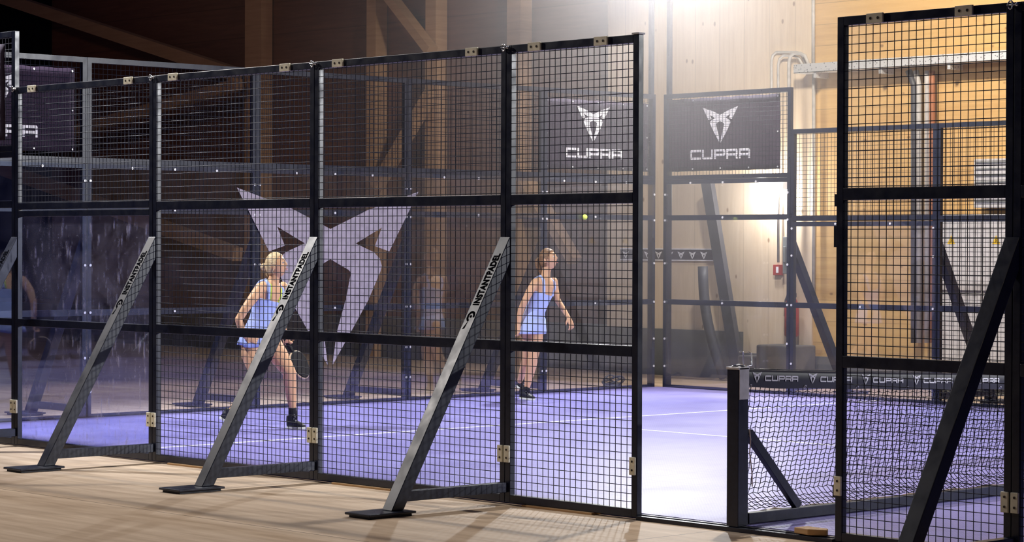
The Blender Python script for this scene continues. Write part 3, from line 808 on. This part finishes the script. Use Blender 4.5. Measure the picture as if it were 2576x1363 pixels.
# ------------------------------------------------------------------ people
ER = Vector((.6821, .7312, 0)); ET = Vector((.7312, -.6821, 0)); UZ = Vector((0, 0, 1))
def chain(mb, pts, radii, n=14):
    """round-ended limb; radii may be single numbers"""
    pts = [Vector(p) for p in pts]; P_, R_ = [], []
    t = (pts[0]-pts[1]).normalized()
    for a in (1.3, .9, .45): P_.append(pts[0]+t*radii[0]*math.sin(a)); R_.append(max(.001, radii[0]*math.cos(a)))
    for i, (p, r) in enumerate(zip(pts, radii)):
        P_.append(p); R_.append(r)
    t = (pts[-1]-pts[-2]).normalized()
    for a in (.45, .9, 1.3): P_.append(pts[-1]+t*radii[-1]*math.sin(a)); R_.append(max(.001, radii[-1]*math.cos(a)))
    mb.tube(P_, R_, n)
def head(mb, M):
    """M: local x = person's right-left, y = forward, z = up"""
    bm = mb.bm; st = len(bm.verts)
    r = bmesh.ops.create_uvsphere(bm, u_segments=40, v_segments=30, radius=1)
    for v in r['verts']:
        x, y, z = v.co
        X, Y, Z = x*.072, y*.092, z*.112
        if z < 0: X *= 1+.30*z; Y = Y*(1+.10*z) if y > 0 else Y*(1+.35*z)
        if y > 0:
            Y += .022*math.exp(-((x/.13)**2 + ((z+.16)/.13)**2)) + .010*math.exp(-((x/.10)**2 + ((z-.02)/.16)**2))
            for s in (-1, 1): Y -= .009*math.exp(-(((x-s*.36)/.16)**2 + ((z-.06)/.10)**2))
            Y += .005*math.exp(-((z-.24)/.12)**2)*(1-x*x)
            Y += .007*math.exp(-((x/.24)**2 + ((z+.46)/.07)**2)) + .007*math.exp(-((x/.24)**2 + ((z+.58)/.06)**2))
            Y += .012*math.exp(-((x/.22)**2 + ((z+.86)/.16)**2))
            for s in (-1, 1): X += s*.004*math.exp(-(((x-s*.6)/.3)**2+((z+.15)/.2)**2))
        v.co = M @ Vector((X, Y, Z))
    for s in (-1, 1):
        mb.ball((0, 0, 0), .010, .018, .030, 8, M @ Matrix.Translation((s*.074, -.008, -.012)))
def hand(mb, wrist, d, palm_n, curl, length=.17, spread=.02, thumb_side=1):
    d = d.normalized(); side = d.cross(palm_n).normalized()*thumb_side
    pn = palm_n.normalized(); k = length/.17
    c = wrist + d*.045*k
    mb.loft([(wrist-d*.01, side, pn, .024, .018), (wrist+d*.02*k, side, pn, .034, .016), (wrist+d*.06*k, side, pn, .040, .014), (wrist+d*.088*k, side, pn, .036, .011)], 14)
    for i, (o, l) in enumerate(((-.030, .058), (-.010, .068), (.010, .074), (.030, .066))):
        b = wrist + d*.080*k + side*o
        a = curl*(1+.12*i); p1 = b + (d*math.cos(a*.5)+pn*math.sin(a*.5))*l*.45*k
        p2 = p1 + (d*math.cos(a)+pn*math.sin(a))*l*.32*k; p3 = p2 + (d*math.cos(a*1.4)+pn*math.sin(a*1.4))*l*.26*k
        sp = side*(o*.18)
        chain(mb, [b, p1+sp*.5, p2+sp, p3+sp], [.0095, .009, .008, .007], 8)
    b = wrist + d*.022*k + side*.032
    chain(mb, [b, b+(side*.75+d*.7+pn*.25)*.032, b+(side*.75+d*.7+pn*.25)*.032+(d+pn*.4+side*.2)*.028], [.012, .010, .008], 8)
def remesh(o, vox=.006, smooth=4):
    m = o.modifiers.new('remesh', 'REMESH'); m.mode = 'VOXEL'; m.voxel_size = vox; m.use_smooth_shade = True
    s_ = o.modifiers.new('smooth', 'SMOOTH'); s_.iterations = smooth; s_.factor = .5
def face_parts(e, M, skinmat='lips'):
    for s in (-1, 1):
        o = MB().ball((0, 0, 0), .0125, .010, .0085, 8, M @ Matrix.Translation((s*.027, .079, .007))).build('eye', 'eye_white', e, smooth=True)
        MB().ball((0, 0, 0), .006, .004, .006, 8, M @ Matrix.Translation((s*.027, .0885, .007))).build('iris', 'eye_dark', o, smooth=True)
        MB().tube([M @ Vector((s*(.012+.008*k), .092-.0035*k*k*.5, .030+.002*math.sin(k))) for k in range(4)], .0022, 6).build('eyebrow', 'brown_hair', e, smooth=True)
    MB().ball((0, 0, 0), .020, .006, .0035, 8, M @ Matrix.Translation((0, .0935, -.051))).ball((0, 0, 0), .017, .006, .0045, 8, M @ Matrix.Translation((0, .0925, -.062))).build('lips', 'lips', e, smooth=True)
def hair_cap(e, M, m, tail, name='hair'):
    mb = MB()
    r = bmesh.ops.create_uvsphere(mb.bm, u_segments=40, v_segments=30, radius=1)
    kill = []
    for v in r['verts']:
        x, y, z = v.co
        # hairline: keep top and back
        lim = .30 + .0*y if y > .35 else (-.05 if y > .0 else -.55)
        t = max(0, min(1, (y+.15)/.85)); lim = -.62*(1-t)+.52*t
        if z < lim: kill.append(v)
        X, Y, Z = x*.0785, y*.097, z*.1185
        if y < 0: Y *= 1.03
        v.co = Vector((X, Y, Z))
    bmesh.ops.delete(mb.bm, geom=kill, context='VERTS')
    for v in mb.bm.verts: v.co = M @ v.co
    o = mb.build(name, m, e, smooth=True); s_ = o.modifiers.new('thick', 'SOLIDIFY'); s_.thickness = .008; s_.offset = -.5
    return o
def shoe(e, heel, toe, upv, lat):
    f = (toe-heel).normalized(); L_ = (toe-heel).length
    upv = (upv - f*upv.dot(f)).normalized(); lat = f.cross(upv)
    mb = MB()
    secs = []
    for q, rx, h0 in ((-.0, .020, .045), (.03, .032, .075), (.15, .038, .092), (.32, .036, .088), (.5, .038, .066), (.7, .045, .050), (.87, .040, .038), (.98, .022, .024), (1.0, .008, .012)):
        secs.append((heel+f*L_*q+upv*(h0*.5+.012), lat, upv, rx, h0*.5))
    mb.loft(secs, 18)
    c = heel+f*L_*.2
    mb.loft([(c+upv*.06, lat, f, .034, .045), (c+upv*.115, lat, f, .034, .042)], 16)
    o = mb.build('shoe', 'shoe_black', e, smooth=True); remesh(o, .006, 3)
    mb = MB(); pts = []
    A = [mb.bm.verts.new(heel+f*L_*q+lat*w_*sg_+upv*z) for z in (0, .018) for q, w_, sg_ in
         [(-.01, .018, 1), (.1, .036, 1), (.4, .036, 1), (.72, .047, 1), (.9, .040, 1), (1.02, .012, 1), (1.02, .012, -1), (.9, .040, -1), (.72, .047, -1), (.4, .036, -1), (.1, .036, -1), (-.01, .018, -1)]]
    n = 12
    mb.bm.faces.new(A[:n][::-1]); mb.bm.faces.new(A[n:])
    for k in range(n): mb.bm.faces.new((A[k], A[(k+1) % n], A[n+(k+1) % n], A[n+k]))
    mb.build('sole', 'sole_white', o)
    mb = MB()
    for k in range(3):
        b = heel+f*L_*(.38+.10*k)+upv*(.098-.018*k)
        mb.tube([b-lat*.03-upv*.012, b+upv*.003, b+lat*.03-upv*.012+f*.012], .003, 6)
    b = heel+f*L_*.38+upv*.105
    mb.tube([b, b+lat*.02+upv*.025+f*.01, b+lat*.035+f*.03, b+lat*.01], .003, 6)
    mb.build('lace', 'lace_white', o, smooth=True)
    return o

def person(spec):
    O = spec['origin']; px0, py0, s = spec['px0'], spec['py0'], spec['s']
    def P(px, py, t=0.0): return ER*((px-px0)/s) + ET*t + UZ*((py0-py)/s)
    e = empty('person', O)
    fwd = spec['fwd']; side = fwd.cross(UZ).normalized()      # side = person's right
    hf = spec['headfwd'].normalized(); hs = hf.cross(UZ).normalized(); hu = hs.cross(hf).normalized()
    HM = Matrix((hs, hf, hu)).transposed().to_4x4(); HM.translation = P(*spec['head'])
    body = MB()
    head(body, HM)
    # torso sections: (px,py,t, half width, half depth)
    secs = []
    T = spec['torso']
    pts = [P(*q[:3]) for q in T]
    for i, q in enumerate(T):
        t = (pts[min(i+1, len(T)-1)]-pts[max(i-1, 0)]).normalized()
        sd = (side - t*side.dot(t)).normalized(); ot = t.cross(sd)
        secs.append((pts[i], sd, ot, q[3], q[4]))
    body.loft(secs, 28)
    for ch, rad in spec['limbs']: chain(body, [P(*q) for q in ch], rad, 16)
    for h_ in spec['hands']:
        hand(body, P(*h_[0]), h_[1], h_[2], h_[3], .165, thumb_side=h_[4])
    o = body.build('body', 'skin', e, smooth=True); remesh(o, .0055, 3)
    face_parts(e, HM)
    return e, P, secs, HM, side, fwd

def strap_pts(secs, i5, ang, side_s):
    out = []
    up_ = UZ
    for k, a in ((i5, ang+6), (i5+1, ang), (i5+2, ang-6)):
        c, sd, ot, rx, ry = secs[k]; r_ = math.radians(a)
        out.append(c + sd*side_s*(rx+.006)*math.cos(r_) + ot*(ry+.006)*math.sin(r_))
    c, sd, ot, rx, ry = secs[i5+2]
    out.append(c + sd*side_s*rx*math.cos(math.radians(ang)) + UZ*.034)
    for k, a in ((i5+2, ang-6), (i5+1, ang), (i5, ang+6)):
        c, sd, ot, rx, ry = secs[k]; r_ = math.radians(-a)
        out.append(c + sd*side_s*(rx+.006)*math.cos(r_) + ot*(ry+.006)*math.sin(r_))
    return out
def top_from(e, P, secs, i0, i1, infl, m, hem=None, straps=(), name='tank_top'):
    mb = MB(); ss = []
    for c, a, b, rx, ry in secs[i0:i1]: ss.append((c, a, b, rx+infl, ry+infl))
    if hem: ss = [(c, a, b, rx, ry) for c, a, b, rx, ry in hem(ss)] 
    mb.loft(ss, 36)
    for st in straps: mb.tube([p for p in st[0]], st[1], 10)
    o = mb.build(name, m, e, smooth=True)
    m_ = o.modifiers.new('remesh', 'REMESH'); m_.mode = 'VOXEL'; m_.voxel_size = .006; m_.use_smooth_shade = True
    s_ = o.modifiers.new('smooth', 'SMOOTH'); s_.iterations = 4
    return o

# --- blonde player
f1 = (ER*.80 + ET*.60).normalized()
s1 = f1.cross(UZ)
spec = dict(origin=at(740, 1078, 2, CT), px0=740, py0=1078, s=281.0, fwd=f1, headfwd=ER*.93+ET*.28+UZ*.22, head=(694, 667, .02),
    torso=[(652, 868, 0, .165, .105), (650, 852, 0, .170, .112), (653, 830, 0, .160, .105), (659, 803, 0, .128, .088), (664, 780, .0, .125, .085), (670, 752, 0, .142, .098), (677, 732, 0, .155, .092), (682, 718, 0, .135, .070), (686, 706, 0, .060, .050)],
    limbs=[([(686, 712, 0), (690, 695, .01), (693, 682, .01)], [.055, .048, .050]),
           # her right arm (camera side), hand on the hip
           ([(657, 724, .10), (640, 750, .17), (622, 776, .21), (607, 802, .22)], [.050, .045, .038, .034]),
           ([(607, 802, .22), (613, 824, .22), (624, 846, .18)], [.036, .033, .023]),
           # her left arm (far side) down to the racket
           ([(708, 722, -.12), (706, 752, -.20), (700, 786, -.24)], [.048, .042, .034]),
           ([(700, 786, -.24), (704, 815, -.24), (710, 842, -.23)], [.035, .031, .022]),
           # front leg
           ([(672, 858, -.05), (700, 895, -.02), (728, 936, .02)], [.105, .088, .060]),
           ([(728, 936, .02), (729, 962, .0), (732, 995, -.01), (736, 1032, -.02)], [.059, .058, .047, .032]),
           ([(736, 1030, -.02), (738, 1052, -.02)], [.033, .034]),
           # rear leg
           ([(636, 862, .05), (634, 895, .10), (648, 938, .16)], [.105, .085, .056]),
           ([(648, 938, .16), (638, 968, .14), (606, 1005, .12), (582, 1038, .11)], [.055, .055, .042, .031])],
    hands=[((624, 846, .18), (ER*.9+UZ*-.25+ET*-.1), -ET+UZ*-.2, .5, -1), ((710, 842, -.23), (ER*.25-UZ), -ET*.8+ER*.4, 1.5, 1)])
e1, P1f, sc1, HM1, sd1, fd1 = person(spec)
tag(e1, 'person in a blue tank top and blonde bun lunging behind the lettered brace', 'person')
strap = lambda pts, r: ([P1f(*p) for p in pts], r)
top_from(e1, P1f, sc1, 1, 6, .007, 'blue_sportswear', straps=[
    (strap_pts(sc1, 5, 52, 1), .017), (strap_pts(sc1, 5, 52, -1), .017)])
MB().tube([p + sd1*-.016 for p in strap_pts(sc1, 5, 56, 1)], .009, 8).tube([p + sd1*.016 for p in strap_pts(sc1, 5, 56, -1)], .009, 8).build('neon_strap', 'neon_strap', e1, smooth=True)
mb = MB()
mb.loft([(P1f(654, 826, 0), sd1, fd1, .165, .112), (P1f(651, 842, 0), sd1, fd1, .185, .128), (P1f(650, 858, 0), sd1, fd1, .205, .145), (P1f(652, 869, 0), sd1, fd1, .215, .152)], 40, caps=False)
for k, v in enumerate(mb.bm.verts):
    a = (k % 40)/40*2*PI; lvl = k//40
    c = P1f(651, 850, 0); d = Vector((v.co.x-c.x, v.co.y-c.y, 0)).normalized(); v.co += d*.012*lvl*math.sin(a*7)*.5 - UZ*.012*(lvl == 3)*math.sin(a*3)
o = mb.build('skirt', 'blue_sportswear', e1, smooth=True); s_ = o.modifiers.new('thick', 'SOLIDIFY'); s_.thickness = .005
h = hair_cap(e1, HM1, 'blonde_hair', None)
MB().ball((0, 0, 0), .036, .034, .034, 10, HM1 @ Matrix.Translation((0, -.115, .01))).ball((0, 0, 0), .022, .016, .028, 8, HM1 @ Matrix.Translation((0, -.098, -.055))).build('hair_bun', 'blonde_hair', h, smooth=True)
shoe(e1, P1f(722, 1078, -.03), P1f(768, 1078, .03), UZ, None)
MB().tube([P1f(735, 1026, -.02), P1f(737, 1045, -.02), P1f(737, 1058, -.02)], [.037, .037, .038], 16).build('sock', 'sock_black', e1, smooth=True)
hb_, tb_ = P1f(557, 1050, .12), P1f(604, 1078, .16)
shoe(e1, hb_, tb_, UZ*.8+ER*.45, None)
MB().tube([P1f(587, 1030, .11), P1f(577, 1045, .11)], [.036, .038], 16).build('sock', 'sock_black', e1, smooth=True)
# racket held low behind the leg
rk = empty('padel_racket', spec['origin'] + P1f(717, 866, -.24))
ax = (ER*.46 - UZ*.86 - ET*.1).normalized(); nrm = (ER*.70+ET*.45+UZ*.38); nrm = (nrm-ax*nrm.dot(ax)).normalized(); sdv = ax.cross(nrm)
RM = Matrix((sdv, ax, nrm)).transposed().to_4x4()
outl = [(.118*math.sin(a)*(1-.14*math.cos(a)*-1), .225-.13*math.cos(a)) for a in [k*2*PI/32 for k in range(32)]]
MB().poly(outl, .036, RM @ Matrix.Translation((0, 0, -.018))).build('head', 'racket_black', rk, bevel=.006)
mb = MB(); mb.tube([RM @ Vector((x*1.005, (y-.225)*1.005+.225, 0)) for x, y in outl], .010, 6, closed=True); mb.build('edge_guard', 'racket_edge', rk, smooth=True)
MB().bar(RM @ Vector((0, -.06, 0)), RM @ Vector((0, .11, 0)), .034, .03, sdv).build('handle', 'racket_black', rk, bevel=.006)
tag(rk, 'black padel racket held low by the blonde player', 'racket')

# --- ponytail player
f2 = (ER*.78 + ET*.62).normalized()
spec2 = dict(origin=at(1325, 1006, 2, CT), px0=1325, py0=1006, s=237.0, fwd=f2, headfwd=ER*.90+ET*.40+UZ*.26, head=(1378, 650, .0),
    torso=[(1338, 838, 0, .150, .100), (1338, 824, 0, .158, .108), (1341, 804, 0, .145, .100), (1346, 780, 0, .118, .085), (1354, 757, 0, .122, .088), (1362, 735, 0, .138, .098), (1367, 716, 0, .150, .090), (1370, 703, 0, .130, .066), (1372, 693, 0, .056, .046)],
    limbs=[([(1371, 696, 0), (1373, 682, .0), (1376, 668, .0)], [.052, .046, .048]),
           ([(1346, 709, .11), (1331, 732, .15), (1318, 758, .15), (1310, 776, .13)], [.048, .042, .036, .033]),
           ([(1310, 776, .13), (1306, 795, .12), (1304, 815, .12)], [.034, .030, .021]),
           ([(1392, 706, -.12), (1397, 730, -.14), (1403, 755, -.12)], [.045, .038, .032]),
           ([(1403, 755, -.12), (1416, 775, -.07), (1430, 797, -.02)], [.033, .029, .020]),
           ([(1346, 830, .0), (1344, 862, .03), (1341, 895, .05)], [.100, .080, .056]),
           ([(1341, 895, .05), (1337, 918, .03), (1330, 950, .0), (1325, 978, -.01)], [.056, .056, .043, .030]),
           ([(1325, 976, -.01), (1325, 990, -.01)], [.031, .033]),
           ([(1330, 830, -.03), (1330, 862, -.05), (1326, 893, -.08)], [.100, .078, .054]),
           ([(1326, 893, -.08), (1322, 915, -.12), (1314, 940, -.22), (1308, 962, -.30)], [.054, .052, .040, .029])],
    hands=[((1430, 797, -.02), (ER*.35-UZ*.9), -ET*.5-ER*.6, .45, -1), ((1304, 815, .12), (-UZ+ER*.1), -ER*.6-ET*.5, .8, 1)])
e2, P2f, sc2, HM2, sd2, fd2 = person(spec2)
tag(e2, 'person with a ponytail in a pale blue sports dress looking up at the ball', 'person')
strap2 = lambda pts, r: ([P2f(*p) for p in pts], r)
top_from(e2, P2f, sc2, 0, 6, .008, 'pale_blue_sportswear', name='sports_dress', straps=[
    (strap_pts(sc2, 5, 52, 1), .016), (strap_pts(sc2, 5, 52, -1), .016)])
mb = MB()
mb.loft([(P2f(1342, 800, 0), sd2, fd2, .152, .110), (P2f(1339, 816, 0), sd2, fd2, .172, .124), (P2f(1338, 832, 0), sd2, fd2, .184, .132), (P2f(1337, 838, 0), sd2, fd2, .186, .134)], 40, caps=False)
o = mb.build('skirt', 'pale_blue_sportswear', e2, smooth=True); s_ = o.modifiers.new('thick', 'SOLIDIFY'); s_.thickness = .005
h = hair_cap(e2, HM2, 'brown_hair', None)
chain_mb = MB(); TM = [HM2 @ Vector(p) for p in ((0, -.100, .035), (0, -.128, .015), (0, -.132, -.04), (0, -.118, -.10), (0, -.105, -.15))]
chain_mb.tube(TM, [.018, .028, .030, .024, .010], 12); chain_mb.build('ponytail', 'brown_hair', h, smooth=True)
shoe(e2, P2f(1307, 1003, -.03), P2f(1345, 1006, .03), UZ, None)
MB().tube([P2f(1325, 972, -.01), P2f(1325, 988, -.01)], [.035, .037], 14).build('sock', 'sock_black', e2, smooth=True)
shoe(e2, P2f(1298, 976, -.34), P2f(1318, 992, -.30), UZ*.75+ER*.5, None)

# ------------------------------------------------------------------ lens flare veil, put in as a scattering volume under the corner floodlight
hm = bpy.data.materials.new('flare'); hm.use_nodes = True; nt = hm.node_tree
for n in list(nt.nodes):
    if n.type != 'OUTPUT_MATERIAL': nt.nodes.remove(n)
vs = N(nt, 'ShaderNodeVolumeScatter'); vs.inputs['Color'].default_value = (1, .93, .92, 1); vs.inputs['Anisotropy'].default_value = .35
sp_ = N(nt, 'ShaderNodeSeparateXYZ'); L(nt, N(nt, 'ShaderNodeTexCoord').outputs['Object'], sp_.inputs[0])
dx = math_(nt, 'MULTIPLY', math_(nt, 'SUBTRACT', sp_.outputs[0], .9), 1/2.0); dy = math_(nt, 'MULTIPLY', math_(nt, 'SUBTRACT', sp_.outputs[1], 9.3), 1/2.0)
dd = math_(nt, 'ADD', math_(nt, 'MULTIPLY', dx, dx), math_(nt, 'MULTIPLY', dy, dy))
den = math_(nt, 'MULTIPLY', math_(nt, 'EXPONENT', math_(nt, 'MULTIPLY', dd, -.5)), math_(nt, 'MULTIPLY_ADD', sp_.outputs[2], .0105, .016))
L(nt, den, vs.inputs['Density'])
L(nt, vs.outputs[0], nt.nodes['Material Output'].inputs['Volume']); MATS['flare'] = hm
hz_ = MB().box((-4.2, 4.2, .3), (6.2, 12.0, 7.6)).build('flare_veil', 'flare')
tag(hz_, 'pale lens flare veil, put in as a scattering volume above the far corner of the court', 'flare', kind='stuff')
